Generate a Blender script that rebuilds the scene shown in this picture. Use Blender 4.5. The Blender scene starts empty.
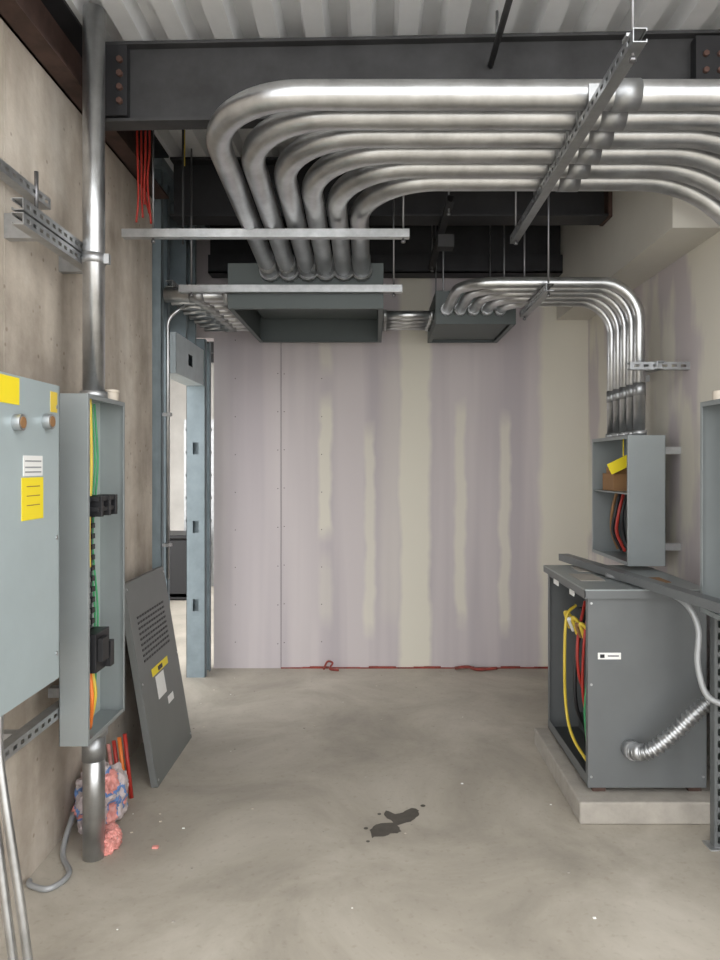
import bpy, bmesh, math, random
from mathutils import Vector, Matrix, noise
random.seed(4)
S = bpy.context.scene
COL = S.collection
S.view_settings.view_transform='Standard'

# ---------------------------------------------------------------- materials
def new_mat(name):
    m = bpy.data.materials.new(name); m.use_nodes = True
    nt = m.node_tree; b = nt.nodes['Principled BSDF']
    return m, nt, b

def mat(name, col, rough=.5, metal=0., var=.0, scale=8., bump=0., bscale=40., stretch=(1,1,1), rvar=0.):
    m, nt, b = new_mat(name)
    b.inputs['Base Color'].default_value = (*col, 1)
    b.inputs['Roughness'].default_value = rough
    b.inputs['Metallic'].default_value = metal
    if var or bump or rvar:
        tc = nt.nodes.new('ShaderNodeTexCoord'); mp = nt.nodes.new('ShaderNodeMapping')
        mp.inputs['Scale'].default_value = stretch
        nt.links.new(tc.outputs['Object'], mp.inputs[0])
        n = nt.nodes.new('ShaderNodeTexNoise'); n.inputs['Scale'].default_value = scale
        n.inputs['Detail'].default_value = 6; n.inputs['Roughness'].default_value = .62
        nt.links.new(mp.outputs[0], n.inputs['Vector'])
        r = nt.nodes.new('ShaderNodeValToRGB')
        r.color_ramp.elements[0].position = .3; r.color_ramp.elements[1].position = .7
        r.color_ramp.elements[0].color = (*[c*(1-var) for c in col], 1)
        r.color_ramp.elements[1].color = (*[min(1, c*(1+var)) for c in col], 1)
        nt.links.new(n.outputs[0], r.inputs[0]); nt.links.new(r.outputs[0], b.inputs['Base Color'])
        if rvar:
            mr = nt.nodes.new('ShaderNodeMapRange'); mr.inputs['To Min'].default_value = rough-rvar
            mr.inputs['To Max'].default_value = rough+rvar
            nt.links.new(n.outputs[0], mr.inputs[0]); nt.links.new(mr.outputs[0], b.inputs['Roughness'])
        if bump:
            n2 = nt.nodes.new('ShaderNodeTexNoise'); n2.inputs['Scale'].default_value = bscale
            n2.inputs['Detail'].default_value = 5
            nt.links.new(mp.outputs[0], n2.inputs['Vector'])
            bp = nt.nodes.new('ShaderNodeBump'); bp.inputs['Strength'].default_value = bump
            bp.inputs['Distance'].default_value = .01
            nt.links.new(n2.outputs[0], bp.inputs['Height']); nt.links.new(bp.outputs[0], b.inputs['Normal'])
    return m

GALV = mat('galvanized_conduit', (.52,.53,.54), .32, .95, .24, 6, rvar=.09, bump=.04, bscale=12)
GALVS = mat('galvanized_strut', (.46,.47,.48), .4, .85, .15, 20)
COUP = mat('conduit_coupling_steel', (.36,.37,.38), .42, .9, .12, 20)
ROD = mat('threaded_rod', (.24,.24,.25), .4, .9)
STUD = mat('galvanized_stud', (.20,.245,.27), .5, .3, .12, 10)
HEAD = mat('galvanized_header', (.52,.58,.61), .5, .1, .08, 10)
STEEL = mat('primed_steel', (.046,.046,.048), .6, .15, .3, 6)
STEEL2 = mat('dark_steel', (.026,.026,.029), .6, .2, .25, 6)
RUST = mat('rusty_steel', (.07,.04,.032), .7, .2, .4, 9)
BOLT = mat('bolt_steel', (.14,.08,.065), .6, .5)
ENC = mat('enclosure_grey_paint', (.27,.295,.30), .36, .3, .06, 3)
ENCB = mat('enclosure_light_blue_grey', (.44,.52,.54), .33, .3, .06, 3)
ENCI = mat('enclosure_interior', (.50,.57,.54), .35, .35, .08, 4)
TGREY = mat('transformer_grey_paint', (.125,.133,.137), .40, .15, .08, 3)
TDARK = mat('dark_panel_grey', (.15,.158,.155), .42, .1, .06, 3)
BOXG = mat('pull_box_grey', (.085,.10,.10), .5, .2, .05, 3)
BLACK = mat('black_plastic', (.012,.012,.014), .45)
DARKIN = mat('dark_interior', (.05,.055,.055), .6)
COPPER = mat('coil_varnish', (.10,.045,.02), .5, .2, .3, 20)
YEL = mat('yellow_label', (.85,.68,.02), .5)
YELW = mat('yellow_wire', (.70,.52,.06), .4)
WHT = mat('white_label', (.8,.8,.78), .5)
REDW = mat('red_wire', (.40,.03,.02), .4)
GRNW = mat('green_wire', (.06,.34,.14), .4)
ORW = mat('orange_wire', (.80,.20,.03), .4)
BRN = mat('cardboard_brown', (.26,.14,.06), .8)
CREAM = mat('cream_plastic', (.55,.49,.41), .5)
PVC = mat('grey_flex', (.34,.35,.36), .45, .3)
STAINM = mat('wet_stain', (.065,.057,.047), .4, 0, .25, 30)
SEAL = mat('red_sealant', (.22,.035,.025), .6, 0, .5, 12)
PINK = mat('pink_plastic', (.62,.26,.23), .35, 0, .5, 14)
BLUEP = mat('blue_plastic', (.12,.22,.45), .35, 0, .3, 14)
BAGW = mat('clear_bag', (.50,.43,.43), .3, 0, .2, 14)
DECK = mat('deck_galvanized', (.74,.75,.76), .5, .15, .06, 4)
PADC = mat('pad_concrete', (.33,.305,.27), .9, 0, .15, 9, .3, 50)
BULK = mat('bulkhead_drywall', (.54,.52,.47), .9, 0, .05, 2.0)
CRACK = mat('joint_dark', (.10,.09,.09), .9)
FARW = mat('far_room_wall', (.55,.53,.50), .9, 0, .15, 2)

def patch_mat():
    m, nt, b = new_mat('mudded_drywall')
    N = nt.nodes.new; L = nt.links.new
    tc=N('ShaderNodeTexCoord'); mp=N('ShaderNodeMapping'); mp.inputs['Scale'].default_value=(1,1.6,.45); L(tc.outputs['Object'], mp.inputs[0])
    n=N('ShaderNodeTexNoise'); n.inputs['Scale'].default_value=1.8; n.inputs['Detail'].default_value=4; L(mp.outputs[0], n.inputs['Vector'])
    r=N('ShaderNodeValToRGB'); e=r.color_ramp.elements
    e[0].position=.46; e[0].color=(.47,.425,.43,1); e[1].position=.54; e[1].color=(.59,.56,.49,1)
    L(n.outputs[0], r.inputs[0]); L(r.outputs[0], b.inputs['Base Color']); b.inputs['Roughness'].default_value=.9
    return m
WALLP = patch_mat()

def concrete_wall_mat():
    m, nt, b = new_mat('concrete_wall')
    N = nt.nodes.new; L = nt.links.new
    tc = N('ShaderNodeTexCoord')
    n1 = N('ShaderNodeTexNoise'); n1.inputs['Scale'].default_value = 1.6; n1.inputs['Detail'].default_value = 9; n1.inputs['Roughness'].default_value=.65
    L(tc.outputs['Object'], n1.inputs['Vector'])
    r = N('ShaderNodeValToRGB'); e = r.color_ramp.elements
    e[0].position=.34; e[0].color=(.40,.345,.29,1); e[1].position=.66; e[1].color=(.72,.665,.59,1)
    x=e.new(.5); x.color=(.57,.505,.43,1)
    L(n1.outputs[0], r.inputs[0])
    mp = N('ShaderNodeMapping'); mp.inputs['Scale'].default_value=(3,3,.7); L(tc.outputs['Object'], mp.inputs[0])
    n2 = N('ShaderNodeTexNoise'); n2.inputs['Scale'].default_value=1.2; n2.inputs['Detail'].default_value=7; L(mp.outputs[0], n2.inputs['Vector'])
    r2 = N('ShaderNodeValToRGB'); r2.color_ramp.elements[0].position=.38; r2.color_ramp.elements[0].color=(.62,.60,.58,1); r2.color_ramp.elements[1].position=.58; r2.color_ramp.elements[1].color=(1,1,1,1)
    L(n2.outputs[0], r2.inputs[0])
    mx = N('ShaderNodeMixRGB'); mx.blend_type='MULTIPLY'; mx.inputs[0].default_value=.85
    L(r.outputs[0], mx.inputs[1]); L(r2.outputs[0], mx.inputs[2])
    vo = N('ShaderNodeTexVoronoi'); vo.inputs['Scale'].default_value=13; L(tc.outputs['Object'], vo.inputs['Vector'])
    rv = N('ShaderNodeValToRGB'); rv.color_ramp.elements[0].position=.06; rv.color_ramp.elements[0].color=(.5,.45,.41,1); rv.color_ramp.elements[1].position=.13; rv.color_ramp.elements[1].color=(1,1,1,1)
    L(vo.outputs['Distance'], rv.inputs[0])
    mx2 = N('ShaderNodeMixRGB'); mx2.blend_type='MULTIPLY'; mx2.inputs[0].default_value=.7
    L(mx.outputs[0], mx2.inputs[1]); L(rv.outputs[0], mx2.inputs[2]); L(mx2.outputs[0], b.inputs['Base Color'])
    n3 = N('ShaderNodeTexNoise'); n3.inputs['Scale'].default_value=22; n3.inputs['Detail'].default_value=6; L(tc.outputs['Object'], n3.inputs['Vector'])
    bp = N('ShaderNodeBump'); bp.inputs['Strength'].default_value=.4; bp.inputs['Distance'].default_value=.01
    L(n3.outputs[0], bp.inputs['Height']); L(bp.outputs[0], b.inputs['Normal'])
    b.inputs['Roughness'].default_value=.92
    return m
CWALL = concrete_wall_mat()

def floor_mat():
    m, nt, b = new_mat('concrete_floor')
    N = nt.nodes.new; L = nt.links.new
    tc = N('ShaderNodeTexCoord')
    n1 = N('ShaderNodeTexNoise'); n1.inputs['Scale'].default_value=1.3; n1.inputs['Detail'].default_value=11; n1.inputs['Roughness'].default_value=.66; n1.inputs['Distortion'].default_value=.6
    L(tc.outputs['Object'], n1.inputs['Vector'])
    r = N('ShaderNodeValToRGB'); e=r.color_ramp.elements
    e[0].position=.32; e[0].color=(.275,.25,.21,1); e[1].position=.68; e[1].color=(.48,.44,.38,1)
    x=e.new(.5); x.color=(.38,.345,.29,1)
    L(n1.outputs[0], r.inputs[0])
    n2 = N('ShaderNodeTexNoise'); n2.inputs['Scale'].default_value=35; n2.inputs['Detail'].default_value=4; L(tc.outputs['Object'], n2.inputs['Vector'])
    r2 = N('ShaderNodeValToRGB'); r2.color_ramp.elements[0].position=.27; r2.color_ramp.elements[0].color=(.8,.78,.76,1); r2.color_ramp.elements[1].position=.42; r2.color_ramp.elements[1].color=(1,1,1,1)
    L(n2.outputs[0], r2.inputs[0])
    mx=N('ShaderNodeMixRGB'); mx.blend_type='MULTIPLY'; mx.inputs[0].default_value=.6
    L(r.outputs[0], mx.inputs[1]); L(r2.outputs[0], mx.inputs[2])
    L(mx.outputs[0], b.inputs['Base Color'])
    mr=N('ShaderNodeMapRange'); mr.inputs['To Min'].default_value=.42; mr.inputs['To Max'].default_value=.75
    L(n1.outputs[0], mr.inputs[0]); L(mr.outputs[0], b.inputs['Roughness'])
    bp=N('ShaderNodeBump'); bp.inputs['Strength'].default_value=.10; bp.inputs['Distance'].default_value=.006
    L(n2.outputs[0], bp.inputs['Height']); L(bp.outputs[0], b.inputs['Normal'])
    return m
FLOORM = floor_mat()

def drywall_mat():
    # lilac mould-resistant board with joint-compound bands
    m, nt, b = new_mat('taped_drywall')
    N = nt.nodes.new; L = nt.links.new
    tc=N('ShaderNodeTexCoord'); sep=N('ShaderNodeSeparateXYZ'); L(tc.outputs['Object'], sep.inputs[0])
    nz=N('ShaderNodeTexNoise'); nz.inputs['Scale'].default_value=3.5; nz.inputs['Detail'].default_value=6; L(tc.outputs['Object'], nz.inputs['Vector'])
    def math_(op,a,c=None,clamp=False):
        n=N('ShaderNodeMath'); n.operation=op; n.use_clamp=clamp
        for i,v in enumerate((a,c)):
            if v is None: continue
            if isinstance(v,(int,float)): n.inputs[i].default_value=v
            else: L(v,n.inputs[i])
        return n.outputs[0]
    nx=math_('MULTIPLY', math_('SUBTRACT', nz.outputs[0], .5), .08)
    X=math_('ADD', sep.outputs[0], nx); Z=math_('ADD', sep.outputs[2], math_('MULTIPLY',nx,3.))
    def band(c,w,soft,z0=None,z1=None,amp=1.):
        d=math_('ABSOLUTE', math_('SUBTRACT', X, c))
        k=math_('DIVIDE', math_('SUBTRACT', w+soft, d), soft, True)
        if z0 is not None:
            zc=(z0+z1)/2; zh=(z1-z0)/2
            kz=math_('DIVIDE', math_('SUBTRACT', zh+.08, math_('ABSOLUTE', math_('SUBTRACT', Z, zc))), .16, True)
            k=math_('MULTIPLY', k, kz)
        return math_('MULTIPLY', k, amp)
    bands=[band(.315,.10,.04,amp=.95),band(1.50,.17,.05,amp=.95),band(-.39,.032,.03,1.05,2.1,.85),band(-.39,.03,.035,2.3,2.6,.6),
           band(-.04,.024,.03,.3,1.9,.75),band(.67,.026,.03,.35,2.05,.8),band(1.02,.024,.03,.3,1.95,.75),band(-.39,.03,.035,.35,.85,.4),band(.12,.05,.06,.4,2.4,.25)]
    t=bands[0]
    for k in bands[1:]: t=math_('MAXIMUM', t, k)
    mp=N('ShaderNodeMapping'); mp.inputs['Scale'].default_value=(3.4,1,.15); L(tc.outputs['Object'], mp.inputs[0])
    n2=N('ShaderNodeTexNoise'); n2.inputs['Scale'].default_value=1.2; n2.inputs['Detail'].default_value=3; L(mp.outputs[0], n2.inputs['Vector'])
    r=N('ShaderNodeValToRGB'); e=r.color_ramp.elements
    e[0].position=.40; e[0].color=(.435,.395,.415,1); e[1].position=.60; e[1].color=(.53,.485,.49,1)
    L(n2.outputs[0], r.inputs[0])
    mx=N('ShaderNodeMixRGB'); L(t,mx.inputs[0]); L(r.outputs[0],mx.inputs[1]); mx.inputs[2].default_value=(.65,.62,.535,1)
    L(mx.outputs[0], b.inputs['Base Color']); b.inputs['Roughness'].default_value=.9
    return m
DRYW = drywall_mat()

# ---------------------------------------------------------------- mesh builder
def fillet(pts, R, n=14):
    pts=[Vector(p) for p in pts]; out=[pts[0]]
    for i in range(1,len(pts)-1):
        a,b,c=pts[i-1],pts[i],pts[i+1]
        RR=R[i-1] if isinstance(R,(list,tuple)) else R
        u=(a-b).normalized(); v=(c-b).normalized()
        ang=u.angle(v)
        if abs(ang-math.pi)<1e-3: out.append(b); continue
        d=min(RR/math.tan(ang/2),(a-b).length*.98,(c-b).length*.98); r=d*math.tan(ang/2)
        cen=b+(u+v).normalized()*(r/math.sin(ang/2))
        p0=b+u*d; p1=b+v*d; e0=(p0-cen); e1=(p1-cen); tot=e0.angle(e1)
        for k in range(n+1):
            t=k/n
            out.append(cen+(e0*math.sin((1-t)*tot)+e1*math.sin(t*tot))/math.sin(tot))
    out.append(pts[-1]); return out

def smooth(pts, n=8):
    P=[Vector(p) for p in pts]; P=[P[0]*2-P[1]]+P+[P[-1]*2-P[-2]]; out=[]
    for i in range(1,len(P)-2):
        for k in range(n):
            t=k/n; a,b,c,d=P[i-1:i+3]
            out.append(.5*((2*b)+(c-a)*t+(2*a-5*b+4*c-d)*t*t+(-a+3*b-3*c+d)*t**3))
    out.append(P[-2]); return out

class G:
    def __init__(s,name): s.name=name; s.bm=bmesh.new(); s.mats=[]
    def mi(s,m):
        if m not in s.mats: s.mats.append(m)
        return s.mats.index(m)
    def hexa(s,vs,m):
        v=[s.bm.verts.new(p) for p in vs]; i=s.mi(m)
        for f in ((0,3,2,1),(4,5,6,7),(0,1,5,4),(1,2,6,5),(2,3,7,6),(3,0,4,7)):
            s.bm.faces.new([v[k] for k in f]).material_index=i
    def box(s,x0,x1,y0,y1,z0,z1,m,M=None):
        vs=[Vector(p) for p in ((x0,y0,z0),(x1,y0,z0),(x1,y1,z0),(x0,y1,z0),(x0,y0,z1),(x1,y0,z1),(x1,y1,z1),(x0,y1,z1))]
        if M is not None: vs=[M@v for v in vs]
        s.hexa(vs,m); return s
    def sweep(s,pts,r,m,seg=16,M=None,caps=True):
        pts=[Vector(p) for p in pts]
        if M is not None: pts=[M@p for p in pts]
        q=[pts[0]]; rr=[r if isinstance(r,(int,float)) else r[0]]
        for k,p in enumerate(pts[1:],1):
            if (p-q[-1]).length>1e-6 or not isinstance(r,(int,float)): q.append(p); rr.append(r if isinstance(r,(int,float)) else r[k])
        pts=q; i=s.mi(m); T=[]
        for k in range(len(pts)):
            a=pts[max(0,k-1)]; b=pts[min(len(pts)-1,k+1)]
            T.append((b-a).normalized() if (b-a).length>1e-9 else T[-1])
        up=Vector((0,0,1)) if abs(T[0].z)<.9 else Vector((1,0,0))
        nrm=(up-T[0]*up.dot(T[0])).normalized(); rings=[]
        for k,p in enumerate(pts):
            nrm=(nrm-T[k]*nrm.dot(T[k])).normalized(); bn=T[k].cross(nrm)
            rings.append([s.bm.verts.new(p+(nrm*math.cos(2*math.pi*j/seg)+bn*math.sin(2*math.pi*j/seg))*rr[k]) for j in range(seg)])
        for a,b in zip(rings,rings[1:]):
            for j in range(seg):
                f=s.bm.faces.new((a[j],a[(j+1)%seg],b[(j+1)%seg],b[j])); f.smooth=True; f.material_index=i
        if caps:
            s.bm.faces.new(rings[0][::-1]).material_index=i; s.bm.faces.new(rings[-1]).material_index=i
        return s
    def cyl(s,p0,p1,r,m,seg=16): return s.sweep([p0,p1],r,m,seg)
    def strut(s,p0,p1,out,m=None,w=.041,h=.041,slots=True):
        """U channel; slotted web faces direction `out`."""
        m=m or GALVS
        p0=Vector(p0);p1=Vector(p1);L=(p1-p0).length;X=(p1-p0).normalized();Z=Vector(out).normalized();Z=(Z-X*Z.dot(X)).normalized();Y=Z.cross(X)
        M=Matrix((( X.x,Y.x,Z.x,p0.x),(X.y,Y.y,Z.y,p0.y),(X.z,Y.z,Z.z,p0.z),(0,0,0,1)))
        t=.0028; hw=w/2; hh=h/2
        s.box(0,L,-hw,-hw+t,-hh,hh,m,M); s.box(0,L,hw-t,hw,-hh,hh,m,M)
        s.box(0,L,-hw+t,-hw+.009,-hh,-hh+t,m,M); s.box(0,L,hw-.009,hw-t,-hh,-hh+t,m,M)
        if slots:
            s.box(0,L,-hw+t,-.007,hh-t,hh,m,M); s.box(0,L,.007,hw-t,hh-t,hh,m,M)
            x=0
            while x<L:
                s.box(x,min(L,x+.022),-.007,.007,hh-t,hh,m,M); x+=.05
        else: s.box(0,L,-hw+t,hw-t,hh-t,hh,m,M)
        return s
    def tub(s,x0,x1,y0,y1,z0,z1,side,m,mi_,lip=.02,t=.004):
        """Open box, open toward side ('+X','-X','-Z')."""
        if side in('+X','-X'):
            if side=='+X': s.box(x0,x0+t,y0,y1,z0,z1,mi_); xl0,xl1=x1-t,x1
            else: s.box(x1-t,x1,y0,y1,z0,z1,mi_); xl0,xl1=x0,x0+t
            s.box(x0,x1,y0,y0+t,z0,z1,m); s.box(x0,x1,y1-t,y1,z0,z1,m)
            s.box(x0,x1,y0+t,y1-t,z0,z0+t,m); s.box(x0,x1,y0+t,y1-t,z1-t,z1,m)
            s.box(xl0,xl1,y0+t,y0+lip,z0+t,z1-t,m); s.box(xl0,xl1,y1-lip,y1-t,z0+t,z1-t,m)
            s.box(xl0,xl1,y0+lip,y1-lip,z0+t,z0+lip,m); s.box(xl0,xl1,y0+lip,y1-lip,z1-lip,z1-t,m)
        else:
            s.box(x0,x1,y0,y1,z1-t,z1,m)
            s.box(x0,x1,y0,y0+t,z0,z1-t,m); s.box(x0,x1,y1-t,y1,z0,z1-t,m)
            s.box(x0,x0+t,y0+t,y1-t,z0,z1-t,m); s.box(x1-t,x1,y0+t,y1-t,z0,z1-t,m)
            s.box(x0+t,x1-t,y0+t,y0+lip,z0,z0+t,m); s.box(x0+t,x1-t,y1-lip,y1-t,z0,z0+t,m)
            s.box(x0+t,x0+lip,y0+lip,y1-lip,z0,z0+t,m); s.box(x1-lip,x1-t,y0+lip,y1-lip,z0,z0+t,m)
        return s
    def ibeam_x(s,x0,x1,yc,z0,z1,m,w=.16,tf=.014,tw=.01,dy=0.):
        """I-beam along X, dy = y shift at the x1 end."""
        def slab(ya,yb,za,zb):
            s.hexa([Vector(p) for p in ((x0,ya,za),(x1,ya+dy,za),(x1,yb+dy,za),(x0,yb,za),(x0,ya,zb),(x1,ya+dy,zb),(x1,yb+dy,zb),(x0,yb,zb))],m)
        slab(yc-w/2,yc+w/2,z0,z0+tf); slab(yc-w/2,yc+w/2,z1-tf,z1); slab(yc-tw/2,yc+tw/2,z0+tf,z1-tf); return s
    def done(s,bevel=0.,loc=None,rot=None):
        bmesh.ops.recalc_face_normals(s.bm,faces=s.bm.faces)
        me=bpy.data.meshes.new(s.name); s.bm.to_mesh(me); s.bm.free()
        for m in s.mats: me.materials.append(m)
        o=bpy.data.objects.new(s.name,me); COL.objects.link(o)
        if loc: o.location=loc
        if rot: o.rotation_euler=rot
        if bevel:
            b=o.modifiers.new('bevel','BEVEL'); b.width=bevel; b.segments=2; b.limit_method='ANGLE'; b.angle_limit=math.radians(50)
        return o

H=1.6          # eye height
DZ=3.46        # underside of deck
WL=-1.34; WR=1.68; WB=5.67
def rod(g,x,y,z0,z1=DZ+.0): g.cyl((x,y,z0),(x,y,z1),.0055,ROD,8); g.cyl((x,y,z0+.002),(x,y,z0+.014),.011,ROD,6)

# ---------------------------------------------------------------- room shell
G('floor').box(-9,4,-5,14,-.15,0,FLOORM).done()
g=G('wall_left')
for ya,yb in ((1.2,2.598),(2.604,4.33)): g.box(WL-.22,WL,ya,yb,0,DZ+.09,CWALL)
g.box(WL-.22,WL-.012,2.598,2.604,0,DZ+.09,CWALL)
g.done()
g=G('wall_back'); g.box(-1.27,WR+.2,WB,WB+.15,0,DZ+.09,DRYW); g.box(-1.5,-1.27,WB,WB+.15,2.6,DZ+.09,DRYW); g.done()
g=G('wall_right'); g.box(WR,WR+.5,3.46,WB,0,DZ+.09,WALLP); g.box(2.05,2.25,1.2,3.46,0,DZ+.09,WALLP); g.done()
G('bulkhead').box(1.43,WR,3.46,WB,2.74,DZ,BULK).done()
# corrugated deck
g=G('ceiling'); p=.2; x=-1.7; prof=[]
while x<2.1:
    prof+=[(x,DZ),(x+.085,DZ),(x+.105,DZ+.075),(x+.18,DZ+.075)]; x+=p
i=g.mi(DECK)
Y0=1.4
va=[g.bm.verts.new((a,Y0,z)) for a,z in prof]; vb=[g.bm.verts.new((a,WB+.2,z)) for a,z in prof]
for k in range(len(prof)-1): g.bm.faces.new((va[k],va[k+1],vb[k+1],vb[k])).material_index=i
g.box(-1.7,2.1,Y0,WB+.2,DZ+.08,DZ+.16,DECK)
g.done()

# left ledger steel
g=G('ledger_beam'); g.box(WL,WL+.012,1.2,4.33,3.20,DZ,RUST); g.box(WL,WL+.10,1.2,4.33,3.20,3.214,RUST); g.box(WL,WL+.10,1.2,4.33,DZ-.014,DZ,STEEL2)
g.done()
# roof beams
g=G('roof_beam'); g.ibeam_x(-1.235,2.04,3.2,3.105,3.455,STEEL,w=.09,dy=-.11)
g.box(-1.20,-1.085,3.15,3.195,3.13,3.44,STEEL2)
for zz in (3.19,3.25,3.31,3.37): g.cyl((-1.115,3.155,zz),(-1.115,3.132,zz),.014,BOLT,6)
g.box(1.36,1.50,3.05,3.10,3.14,3.42,STEEL2)
for zz in (3.2,3.27,3.34):
    for xx in (1.40,1.46): g.cyl((xx,3.055,zz),(xx,3.035,zz),.013,BOLT,6)
g.done(.001)
g=G('roof_beam'); g.ibeam_x(-1.235,1.428,4.42,3.10,3.455,STEEL2,w=.17); g.box(1.405,1.428,4.33,4.51,3.095,3.455,RUST); g.done(.001)
g=G('roof_beam'); g.ibeam_x(-1.27,1.428,5.55,3.06,3.455,STEEL2,w=.15); g.box(-1.27,1.428,5.475,5.48,3.06,3.2,STEEL2); g.done(.001)
g=G('ceiling_conduit'); g.cyl((.5,2.3,3.33),(.5,3.12,3.33),.013,STEEL,10); g.cyl((.5,2.5,3.33),(.5,2.5,DZ),.006,ROD,6); g.cyl((.5,2.95,3.33),(.5,2.95,DZ),.006,ROD,6); g.done()
g=G('strut_channel'); g.strut((.42,4.0,3.08),(.42,5.4,3.08),(-1,0,0),m=STEEL2); g.box(.40,.50,4.55,4.65,2.98,3.06,STEEL); rod(g,.42,4.1,3.02); rod(g,.42,5.3,3.02); g.done()

# back wall joint line + screws + sealant
g=G('drywall_joint'); g.box(-.742,-.738,WB-.002,WB,.0,2.6,CRACK)
for zc in [0.2+.3*k for k in range(9)]:
    for xx in (-.765,-.715,-1.1,-.42): g.cyl((xx,WB-.0015,zc+.02*math.sin(xx*9+zc)),(xx,WB,zc+.02*math.sin(xx*9+zc)),.0045,CRACK,6)
g.done()
g=G('trim_1')
x=-.74
while x<1.4:
    w=random.uniform(.05,.16); h=random.uniform(.006,.018); g.box(x,x+w,WB-.012,WB,0,h,SEAL); x+=w
g.done()
g=G('firestop_scrap'); g.sweep(smooth([(-.40,5.6,.01),(-.37,5.6,.07),(-.33,5.6,.06),(-.35,5.58,.02),(-.28,5.57,.012)]),.008,SEAL,8)
g.sweep(smooth([(.62,5.6,.02),(.72,5.6,.03),(.8,5.58,.015),(.95,5.6,.02)]),.012,SEAL,8); g.done()

# ---------------------------------------------------------------- stud wall and opening
g=G('door_1')
def cstud(x0,x1,y,z0,z1,d=.05,holes=True,flip=1):
    t=.003
    ys=sorted((y,y+t)); n=int((z1-z0)/.6)
    if holes:
        z=z0; xm=(x0+x1)/2
        g.box(x0,xm-.022,ys[0],ys[1],z0,z1,STUD); g.box(xm+.022,x1,ys[0],ys[1],z0,z1,STUD)
        while z<z1-.05:
            ze=min(z1,z+.5); g.box(xm-.022,xm+.022,ys[0],ys[1],z,ze,STUD); z=ze+.09
    else: g.box(x0,x1,ys[0],ys[1],z0,z1,STUD)
    yy=sorted((y,y+d*flip))
    g.box(x0,x0+t,yy[0],yy[1],z0,z1,STUD); g.box(x1-t,x1,yy[0],yy[1],z0,z1,STUD)
cstud(-1.42,-1.28,5.42,0,2.55,.06,True)
cstud(-1.42,-1.28,5.62,0,2.55,.05,False,-1)
cstud(-1.45,-1.33,4.62,0,3.4,.05,True)
cstud(-1.45,-1.30,4.38,0,3.4,.05,True)
for (ya,yb) in ((4.67,4.98),(5.10,5.42)): g.box(-1.293,-1.29,ya,yb,2.2,2.46,HEAD)
g.box(-1.293,-1.29,4.98,5.10,2.2,2.29,HEAD); g.box(-1.293,-1.29,4.98,5.10,2.37,2.46,HEAD)
g.box(-1.42,-1.29,4.67,4.673,2.2,2.46,HEAD)
g.box(-1.42,-1.29,4.67,5.42,2.197,2.2,HEAD); g.box(-1.42,-1.29,4.67,5.42,2.46,2.463,HEAD)
g.box(-1.42,-1.417,4.67,5.42,2.2,2.46,HEAD)
for y in (4.95,5.2): g.box(-1.42,-1.30,y,y+.04,2.463,3.4,STUD)
g.box(-1.46,-1.28,4.33,WB,3.4,DZ,STUD)
g.box(-1.48,-1.462,4.33,WB-.01,2.5,DZ,STEEL2)
g.box(-1.45,-1.29,4.34,4.62,0,.003,STUD)
g.done()
# adjoining space seen through the opening
G('wall_far').box(-9,-1.4,11.5,11.7,0,3.4,FARW).done()
g=G('adjoining_roof'); g.box(-9,-1.6,5.9,11.7,3.3,3.45,STEEL2)
for k in range(6): g.box(-9,-1.6,6+k*.9,6.1+k*.9,3.1,3.3,STEEL2)
g.done()
g=G('storage_bin'); g.box(-2.75,-2.2,8.5,9.1,.02,.72,BLACK); g.box(-2.78,-2.17,8.47,9.13,.72,.77,BLACK); g.box(-2.8,-2.2,8.5,8.6,0,.1,BLACK); g.done(.02)
g=G('work_ladder')
for xx in (-2.15,-2.50): g.box(xx-.02,xx+.02,9.5,9.55,0,2.2,GALVS)
for k in range(7): g.box(-2.50,-2.15,9.5,9.54,.25+.3*k,.28+.3*k,GALVS)
g.done()

g=G('emt_conduit'); g.sweep(fillet([(-1.272,4.42,.9),(-1.272,4.42,2.50),(-1.17,4.42,2.58)],.1),.011,GALV,10)
for zz in (1.1,1.9): g.box(-1.30,-1.25,4.40,4.44,zz,zz+.02,GALVS)
g.done()

# ---------------------------------------------------------------- main conduit bank
g=G('conduit_bank')
yr=[2.53+.15*k for k in range(6)]; xr=[-.62,-.51,-.395,-.29,-.185,-.08]; zr=H+1.30; xd=1.76
for k in range(6):
    y=yr[k]
    pts=[(xr[k],4.275,H+1.145),(xr[k],y,zr),(xd,y,zr),(xd,y,0)]
    g.sweep(fillet(pts,(.37,.55),20),.05,GALV,28)
    g.cyl((.83,y,zr),(.925,y,zr),.053,COUP,28)
    a=Vector(pts[0]); b=Vector((xr[k],y+.37,zr)); d=(b-a).normalized()
    g.cyl(a+d*.05,a+d*.17,.054,COUP,24); g.cyl(a+d*.0,a+d*.035,.063,GALVS,12)
    g.box(.735,.775,y-.058,y-.052,zr-.055,zr+.01,GALVS); g.box(.735,.775,y+.052,y+.058,zr-.055,zr+.01,GALVS)
g.done()
g=G('strut_channel'); g.strut((.755,2.05,zr-.075),(.755,3.92,zr-.075),(-1,0,0),m=COUP)
g.box(.73,.78,2.09,2.13,zr-.055,zr-.045,GALVS); rod(g,.755,2.11,zr-.12); rod(g,.755,3.86,zr-.12); g.done()
g=G('strut_channel'); g.strut((-1.25,3.57,H+1.145),(.17,3.57,H+1.145),(0,-1,0),slots=False); rod(g,-1.1,3.57,H+1.10); rod(g,.14,3.57,H+1.10); g.done()
g=G('strut_channel'); g.strut((-1.15,4.235,H+1.035),(.16,4.235,H+1.035),(0,-1,0),slots=False); rod(g,-1.08,4.235,H+.99); rod(g,.11,4.235,H+.99); g.done()

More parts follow.
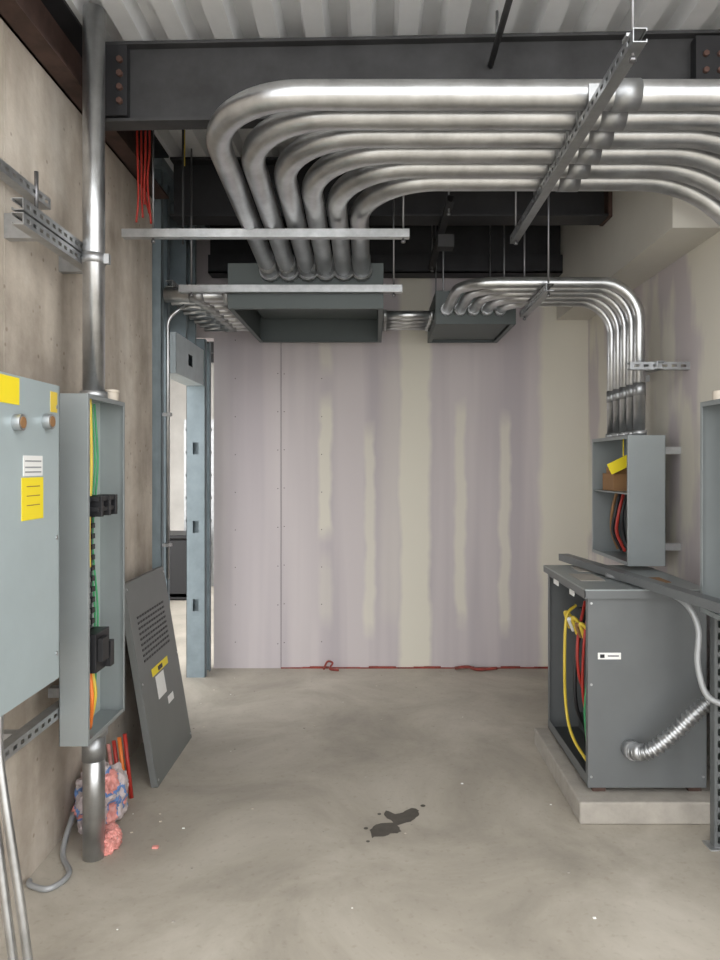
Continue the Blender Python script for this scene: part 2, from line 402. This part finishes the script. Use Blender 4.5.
# ---------------------------------------------------------------- pull boxes
g=G('pull_box'); g.tub(-.875,.05,4.28,5.47,H+.93,H+1.2,'-Z',BOXG,BOXG,lip=.03)
g.box(-.84,.015,4.32,5.43,H+1.1,H+1.104,BOXG); g.done(.001)
g=G('pull_box'); g.tub(.40,.93,4.75,5.49,H+.93,H+1.15,'-Z',BOXG,BOXG,lip=.03); g.box(.43,.90,4.79,5.45,H+.95,H+.954,BOXG)
for xx in (.46,.87):
    rod(g,xx,4.85,H+1.15); rod(g,xx,5.44,H+1.15)
g.done(.001)
g=G('conduit_nipples')
for k in range(4):
    y=4.9+.13*k; g.cyl((.052,y,H+1.02),(.398,y,H+1.02),.03,GALV); g.cyl((.052,y,H+1.02),(.08,y,H+1.02),.038,GALVS,12); g.cyl((.37,y,H+1.02),(.398,y,H+1.02),.038,GALVS,12)
g.done()
g=G('lateral_conduits')
for k in range(8):
    y=4.36+.145*k; r=.045 if k==0 else .032
    g.cyl((-1.27,y,H+1.03),(-.877,y,H+1.03),r,GALV); g.cyl((-.91,y,H+1.03),(-.878,y,H+1.03),r+.01,GALVS,12); g.cyl((-1.12,y,H+1.03),(-1.03,y,H+1.03),r+.005,COUP)
g.strut((-1.24,4.34,H+1.075+.02),(-1.24,5.42,H+1.075+.02),(1,0,0))
g.done()

# second bank
g=G('feeder_conduits')
for k in range(5):
    y=3.95+.113*k; x=.47+.088*k; z=H+1.0
    g.sweep(fillet([(x,4.745,z+.02),(x,y,z),(1.45,y,z),(1.45,y,1.762)],.21,14),.031,GALV,18)
    g.cyl((1.45,y,1.98),(1.45,y,2.05),.0335,COUP); g.cyl((1.45,y,1.763),(1.45,y,1.79),.04,GALVS,12)
    g.cyl((x,4.70,z+.02),(x,4.746,z+.02),.04,GALVS,12)
g.done()
g=G('strut_channel'); g.strut((.93,3.82,H+.945),(.93,4.52,H+.945),(-1,0,0),m=COUP); rod(g,.93,3.86,H+.90); rod(g,.93,4.48,H+.90); g.done()
g=G('strut_channel'); g.strut((1.50+.01,3.80,2.13),(1.50+.01,4.5,2.13),(-1,0,0),m=GALVS); g.box(1.53,WR,4.4,4.44,2.11,2.15,GALVS)
g.strut((1.36,3.86,2.13),(WR,3.86,2.13),(0,-1,0),m=COUP); g.done()

# ---------------------------------------------------------------- right cabinet above transformer
g=G('panel_cabinet'); g.tub(1.35,1.55,3.84,4.48,1.06,1.76,'-X',ENC,ENC)
g.box(1.36,1.545,3.845,4.475,1.44,1.448,ENC)
g.box(1.385,1.52,4.18,4.38,1.449,1.55,BRN); g.box(1.40,1.5,4.2,4.36,1.55,1.585,BRN)
c_=Vector((1.40,4.12,1.60)); g.box(1.335,1.465,4.118,4.121,1.57,1.635,YEL,Matrix.Translation(c_)@Matrix.Rotation(-.45,4,'Y')@Matrix.Translation(-c_))
g.box(1.42,1.426,4.122,4.128,1.62,1.755,YEL)
for k in range(7):
    y=4.02+.06*k; g.sweep(smooth([(1.48,y,1.09),(1.45+.02*math.sin(k),y+.01,1.2),(1.44,y-.01,1.32),(1.47,y,1.43)]),.010,[BLACK,REDW,BLACK,BLACK,REDW,BLACK,BRN][k],8)
g.box(1.50,1.54,3.95,4.44,1.10,1.42,BLACK)
for zz in (1.15,1.68): g.box(1.55,WR,3.95,3.99,zz-.02,zz+.02,GALVS); g.box(1.55,WR,4.32,4.36,zz-.02,zz+.02,GALVS)
g.done(.001)

# ---------------------------------------------------------------- transformer and pad
G('concrete_pad').box(.91,1.66,3.2,4.12,0,.10,PADC).done(.008)
g=G('transformer')
x0,x1,y0,y1,z0,z1=.97,1.51,3.28,4.04,.13,1.03; t=.004
g.box(x0,x1,y0,y0+t,z0+.0,z1,TGREY); g.box(x0,x1,y1-t,y1,z0,z1,TGREY); g.box(x1-t,x1,y0+t,y1-t,z0,z1,TGREY)
g.box(x0,x1,y0+t,y1-t,z0,z0+t,DARKIN)
g.box(x0,x0+.004,y0+t,y0+.035,z0,z1,TGREY); g.box(x0,x0+.004,y1-.035,y1-t,z0,z1,TGREY); g.box(x0,x0+.004,y0+.035,y1-.035,z1-.05,z1,TGREY); g.box(x0,x0+.004,y0+.035,y1-.035,z0,z0+.05,TGREY)
g.box(x0-.02,x1+.01,y0-.02,y1+.02,z1,z1+.006,ENC); g.box(x0-.02,x0-.016,y0-.02,y1+.02,z1-.03,z1,TGREY); g.box(x0-.02,x1+.01,y0-.02,y0-.016,z1-.035,z1,TGREY)
for (xx,yy) in ((1.0,3.31),(1.0,3.95),(1.44,3.31),(1.44,3.95)): g.box(xx,xx+.06,yy,yy+.06,.10,.13,RUST)
for xx in (.985,1.495):
    for zz in (.18,.6,.97): g.cyl((xx,y0,zz),(xx,y0-.004,zz),.006,GALVS,6)
g.box(1.12,1.42,3.36,3.96,.16,.24,DARKIN); g.box(1.12,1.42,3.36,3.96,.74,.82,DARKIN)
for yy in (3.46,3.66,3.86):
    g.cyl((1.27,yy,.24),(1.27,yy,.74),.09,COPPER,24)
    for zz in (.3,.4,.5,.6,.68): g.cyl((1.27,yy,zz),(1.27,yy,zz+.02),.094,BLACK,24)
g.sweep(smooth([(1.06,3.80,.86),(1.0,3.76,.80),(.985,3.74,.55),(1.0,3.76,.32),(1.0,3.62,.22),(1.03,3.36,.16)],10),.008,YELW,10)
g.sweep(smooth([(1.08,3.6,.88),(1.02,3.5,.78),(1.01,3.5,.5),(1.06,3.55,.3)]),.007,REDW,10)
g.sweep(smooth([(1.08,3.7,.9),(1.02,3.62,.72),(1.02,3.60,.55),(1.08,3.65,.4)]),.008,REDW,10)
g.sweep(smooth([(1.1,3.75,.85),(1.03,3.68,.65),(1.02,3.66,.4),(1.08,3.7,.25)]),.010,BLACK,10)
g.sweep(smooth([(1.08,3.5,.88),(1.03,3.44,.7),(1.0,3.43,.45),(1.03,3.5,.25)]),.006,GRNW,10)
for k in range(5): g.sweep(smooth([(1.07,3.50+.07*k,.76),(1.0,3.50+.07*k,.83-.02*(k%2)),(1.03,3.53+.07*k,.74)]),.009,[YELW,BRN,YELW,WHT,YELW][k],8)
g.box(x0-.0035,x0,3.5,3.58,.96,.985,WHT); g.box(x0-.003,x0,3.8,3.9,.96,.985,WHT)
g.box(1.015,1.12,y0-.002,y0,.715,.745,WHT); g.box(1.025,1.045,y0-.003,y0,.722,.738,BLACK); g.box(1.06,1.11,y0-.003,y0,.728,.733,BLACK)
for (a,b_,c2,d,mm) in ((1.0,1.12,3.5,3.72,PADC),(1.08,1.2,3.8,3.98,PADC),(1.3,1.42,3.45,3.6,BRN)): g.box(a,b_,c2,d,z1+.006,z1+.009,mm)
g.done(.001)
g=G('flexible_conduit')
P=smooth([(1.16,3.277,.31),(1.17,3.22,.315),(1.22,3.18,.34),(1.30,3.15,.42),(1.38,3.13,.51),(1.45,3.13,.57),(1.52,3.13,.62)],34)
g.sweep(P,[.029+.006*math.sin(i*.8) for i in range(len(P))],GALV,16)
g.cyl((1.16,3.279,.31),(1.165,3.235,.312),.042,GALVS,12); g.cyl((1.165,3.235,.312),(1.19,3.195,.325),.037,GALVS,16)
g.box(1.50,1.64,3.07,3.19,.56,.7,ENC); g.box(1.55,1.62,3.09,3.16,0,.56,GALVS)
g.done()
g=G('wireway_cover')
g.strut((1.10,4.20,1.064),(1.335,2.55,1.064),(0,0,1),m=TGREY,w=.06,h=.038,slots=False); g.done()
g=G('cable_whip'); g.sweep(smooth([(1.16,3.6,1.05),(1.22,3.35,1.05),(1.30,3.08,1.03),(1.345,3.0,.93),(1.335,2.98,.78),(1.36,2.96,.66),(1.42,2.94,.62)]),.013,PVC,12); g.done()

# far-right cabinet on strut stand
g=G('panel_cabinet'); g.tub(1.35,1.54,2.2,2.99,.99,1.86,'-X',ENC,ENC); g.box(1.42,1.52,2.3,2.9,1.1,1.75,BLACK)
g.strut((1.435,3.02,0),(1.435,3.02,1.2),(0,-1,0),m=TGREY); g.strut((1.435,2.17,0),(1.435,2.17,1.2),(0,-1,0),m=TGREY)
g.box(1.39,1.48,2.98,3.06,0,.006,GALVS)
g.cyl((1.40,2.92,1.86),(1.40,2.92,1.90),.03,CREAM,20)
g.done(.001)

# ---------------------------------------------------------------- left wall gear
g=G('riser_conduit'); cx,cy=-1.148,2.94
g.cyl((cx,cy,1.872),(cx,cy,DZ),.0435,GALV,24); g.cyl((cx,cy,0),(cx,cy,.538),.0435,GALV,24)
g.cyl((cx,cy,.40),(cx,cy,.50),.047,COUP,24); g.cyl((cx,cy,1.872),(cx,cy,1.90),.055,GALVS,12); g.cyl((cx,cy,.50),(cx,cy,.538),.055,GALVS,12)
g.cyl((cx,cy,2.42),(cx,cy,2.46),.047,GALVS,24); g.box(cx+.03,cx+.065,cy-.012,cy+.012,2.42,2.46,GALVS)
g.done()
g=G('strut_channel'); g.strut((-1.217,2.45,2.44),(-1.217,3.18,2.44),(1,0,0)); g.strut((-1.217,2.45,2.49),(-1.217,3.18,2.49),(1,0,0))
for yy in (2.6,3.05): g.box(WL,-1.237,yy,yy+.041,2.42,2.51,GALVS)
g.done()
g=G('strut_channel'); g.strut((-1.29,2.2,2.62),(-1.29,2.82,2.62),(1,0,0)); g.box(WL,-1.31,2.3,2.34,2.6,2.64,GALVS); g.box(WL,-1.31,2.75,2.79,2.6,2.64,GALVS); g.cyl((-1.27,2.7,2.56),(-1.27,2.7,2.70),.008,ROD,8)
g.done()
g=G('strut_channel'); g.strut((-1.212,2.3,.665),(-1.212,3.1,.665),(1,0,0))
for yy in (2.45,2.95): g.box(WL,-1.232,yy,yy+.041,.645,.685,GALVS)
g.done()

g=G('panelboard_tub'); g.tub(-1.19,-1.08,2.71,3.11,.54,1.87,'+X',ENC,ENCI,lip=.018)
g.sweep(smooth([(-1.11,2.80,1.86),(-1.105,2.80,1.6),(-1.11,2.79,1.35),(-1.12,2.82,1.2)]),.008,YELW,10)
g.sweep(smooth([(-1.15,2.84,1.86),(-1.15,2.85,1.6),(-1.15,2.86,1.4),(-1.16,2.88,1.2)]),.005,YELW,10)
for q in (0,.03): g.sweep(smooth([(-1.15,2.92+q,1.85),(-1.14,2.93+q,1.6),(-1.15,2.90+q,1.3),(-1.14,2.93+q,1.0),(-1.14,2.90+q,.7),(-1.15,2.9,.6)]),.0045,GRNW,8)
g.box(-1.175,-1.13,2.78,2.88,.9,1.46,DARKIN)
for k in range(12): g.box(-1.13,-1.118,2.79,2.83,.93+.042*k,.95+.042*k,GALVS); g.box(-1.13,-1.115,2.84,2.87,.93+.042*k,.95+.042*k,BLACK)
for zz in (1.42,1.46): g.box(-1.17,-1.06,2.76,2.96,zz,zz+.018,BLACK)
for yy in (2.78,2.86,2.93): g.box(-1.13,-1.055,yy,yy+.02,1.40,1.48,BLACK)
g.box(-1.17,-1.07,2.76,2.90,.80,.95,BLACK); g.box(-1.07,-1.05,2.78,2.84,.84,.93,BLACK); g.box(-1.07,-1.05,2.86,2.90,.80,.9,BLACK)
g.sweep(smooth([(-1.11,2.80,.8),(-1.09,2.77,.7),(-1.11,2.81,.6),(-1.13,2.85,.56)]),.009,ORW,10)
g.sweep(smooth([(-1.12,2.84,.8),(-1.10,2.83,.7),(-1.13,2.86,.58)]),.008,YELW,10)
g.cyl((-1.11,3.03,1.87),(-1.11,3.03,1.91),.030,CREAM,20); g.cyl((-1.11,3.03,1.905),(-1.11,3.03,1.915),.034,CREAM,20)
g.done(.001)

g=G('switch_enclosure'); g.box(-1.235,-1.105,1.95,2.50,.87,1.865,ENCB); g.box(-1.105,-1.10,1.94,2.51,.86,1.875,ENCB)
g.box(-1.13,-1.10,2.505,2.512,.86,1.875,ENCB)
for yy,zz in ((2.2,1.73),(2.40,1.745)):
    g.cyl((-1.10,yy,zz),(-1.075,yy,zz),.026,GALVS,20); g.cyl((-1.0755,yy,zz),(-1.073,yy,zz),.018,BRN,20)
g.box(-1.10,-1.0985,2.10,2.225,1.785,1.868,YEL); g.box(-1.10,-1.0985,2.25,2.38,1.565,1.63,WHT); g.box(-1.10,-1.0985,2.24,2.385,1.425,1.56,YEL)
g.box(-1.10,-1.0985,2.44,2.49,1.78,1.85,YELW)
for zz in (1.61,1.59,1.575): g.box(-1.0985,-1.098,2.26,2.37,zz,zz+.005,PVC)
for zz in (1.53,1.50,1.47): g.box(-1.0985,-1.098,2.27,2.36,zz,zz+.003,BRN)
for zz in (.95,1.35,1.8): g.cyl((-1.10,2.485,zz),(-1.096,2.485,zz),.007,GALVS,8)
for zz in (.9,1.8): g.box(WL,-1.235,2.3,2.34,zz,zz+.04,GALVS)
g.done(.001)
g=G('emt_conduit'); 
g.sweep(smooth([(-1.13,2.16,.858),(-1.125,2.16,.7),(-1.06,2.15,.3),(-1.02,2.15,0)]),.0135,GALV,12)
g.sweep(smooth([(-1.17,2.17,.858),(-1.165,2.17,.7),(-1.11,2.16,.3),(-1.07,2.16,0)]),.0135,GALV,12)
g.done()

# leaning covers: local x = thickness (face +x), y = width, z = height
def cover(loc,tilt,w,h,labels,vents,m):
    g=G('equipment_cover_panel')
    g.box(0,.004,0,w,0,h,m); g.box(-.03,0,0,.004,0,h,m); g.box(-.03,0,w-.004,w,0,h,m); g.box(-.03,0,0,w,0,.004,m); g.box(-.03,0,0,w,h-.004,h,m)
    if vents:
        for r in range(9):
            for c in range(11):
                g.box(.004,.006,.10+c*.042,.13+c*.042,.60+r*.028,.612+r*.028,BLACK)
    for (ya,yb,za,zb,mm) in labels: g.box(.004,.0055,ya,yb,za,zb,mm)
    for yy in (.02,w-.02):
        for zz in (.03,h/2,h-.03): g.cyl((.004,yy,zz),(.008,yy,zz),.006,GALVS,8)
    return g.done(.001,loc,(0,tilt,0))
cover((-1.08,3.57,.0),-math.radians(9.5),.66,1.02,[(.18,.46,.50,.54,YEL),(.22,.36,.37,.49,WHT),(.36,.46,.30,.34,WHT),(.28,.36,.505,.53,BLACK)],True,TDARK)
cover((-1.15,3.80,.0),-math.radians(9.0),.52,.98,[(.36,.46,.7,.85,WHT)],False,TGREY)

g=G('red_marker_tubes')
for k in range(4): g.cyl((-1.17-.03*k,3.46+.01*k,0),(-1.21-.03*k,3.48+.01*k,.30-.02*k),.010,[REDW,ORW,REDW,PINK][k],10)
g.done()
def bag(name,loc,sc,mats,seed):
    bm=bmesh.new(); bmesh.ops.create_icosphere(bm,subdivisions=5,radius=1)
    for v in bm.verts:
        d=v.co.normalized(); n=noise.ridged_multi_fractal(d*1.6+Vector((seed,0,0)),1,2.2,4,1,2)*.22+noise.noise(d*5+Vector((0,seed,0)))*.12
        v.co=d*(.72+n); v.co.z=max(v.co.z,-.62)
        v.co=Vector((v.co.x*sc[0],v.co.y*sc[1],(v.co.z+.62)*sc[2]))
    for f in bm.faces:
        c=f.calc_center_median(); q=noise.noise(c*16+Vector((seed,2,1))); f.material_index=0 if q<.05 else (1 if q<.22 else 2)
    me=bpy.data.meshes.new(name); bm.to_mesh(me); bm.free()
    for m in mats: me.materials.append(m)
    o=bpy.data.objects.new(name,me); o.location=loc; COL.objects.link(o)
bag('plastic_bag',(-1.225,3.22,0),(.105,.16,.17),(BAGW,BLUEP,PINK),3.3)
bag('crumpled_wrapper',(-1.11,3.00,0),(.05,.07,.06),(PINK,PINK,BAGW),7.1)
g=G('floor_cable'); g.sweep(smooth([(-1.30,3.1,.10),(-1.28,2.95,.012),(-1.19,2.80,.012),(-1.22,2.70,.012),(-1.30,2.72,.012),(-1.32,2.75,.012)]),.011,PVC,10); g.done()

# hanging red cables
g=G('red_cable_bundle')
for k in range(5):
    x=-1.20+.014*k; y=3.62+.02*(k%3)
    g.sweep(smooth([(x,y,DZ),(x+.005,y,3.2),(x-.004*k+.01,y,2.95+.02*k),(x+.012*(k%3),y,2.82+.03*(k%4))]),.0055,REDW,8)
g.done()
g=G('hanging_cable'); g.cyl((-1.0,3.75,2.75),(-1.0,3.75,DZ),.006,STEEL2,8)
g.cyl((-1.01,3.80,3.18),(-1.01,3.80,DZ),.008,YELW,8); g.done()

# stain + debris
g=G('floor_stain')
O=[(-.013,3.156),(.022,3.215),(.09,3.22),(.05,3.29),(.06,3.335),(.10,3.30),(.14,3.31),(.175,3.36),(.215,3.33),(.205,3.28),(.166,3.227),(.11,3.19),(.125,3.139),(.08,3.12),(.056,3.10),(-.004,3.088)]
out=[]
for k in range(len(O)):
    a=Vector((*O[k],0)); b=Vector((*O[(k+1)%len(O)],0))
    for j in range(4):
        p=a.lerp(b,j/4); n=noise.noise_vector(p*40)*.012; out.append((p.x+n.x-.01,p.y+n.y,.0012))
f=g.bm.faces.new([g.bm.verts.new(p) for p in out]); g.mi(STAINM)
bmesh.ops.triangulate(g.bm,faces=[f])
for (x,y,r) in ((.225,3.38,.012),(-.04,3.17,.01),(.02,3.30,.009),(-.03,3.06,.008)):
    g.cyl((x,y,.0003),(x,y,.0012),r,STAINM,10)
g.done()
g=G('floor_debris')
for k in range(70):
    x=random.uniform(-1.0,.85); y=random.uniform(2.3,5.5); r=random.uniform(.003,.007)
    if random.random()<.45: x=-1.2+abs(random.gauss(0,.22))
    g.box(x,x+r*1.6,y,y+r,0,r*.5,random.choice([PADC,WHT,PADC,CREAM]))
g.box(-.93,-.905,3.0,3.015,0,.008,PINK)
g.done()

# ---------------------------------------------------------------- light
w=bpy.data.worlds.new('overcast_sky'); S.world=w; w.use_nodes=True
bg=w.node_tree.nodes['Background']; bg.inputs[0].default_value=(.99,.992,.985,1); bg.inputs[1].default_value=3.75

# ---------------------------------------------------------------- camera
c=bpy.data.cameras.new('camera'); c.sensor_fit='VERTICAL'; c.sensor_height=36; c.lens=27; c.shift_x=-15/960; c.shift_y=-15/960; c.clip_start=.05
o=bpy.data.objects.new('camera',c); o.location=(0,0,H); o.rotation_euler=(math.pi/2,0,0); COL.objects.link(o); S.camera=o
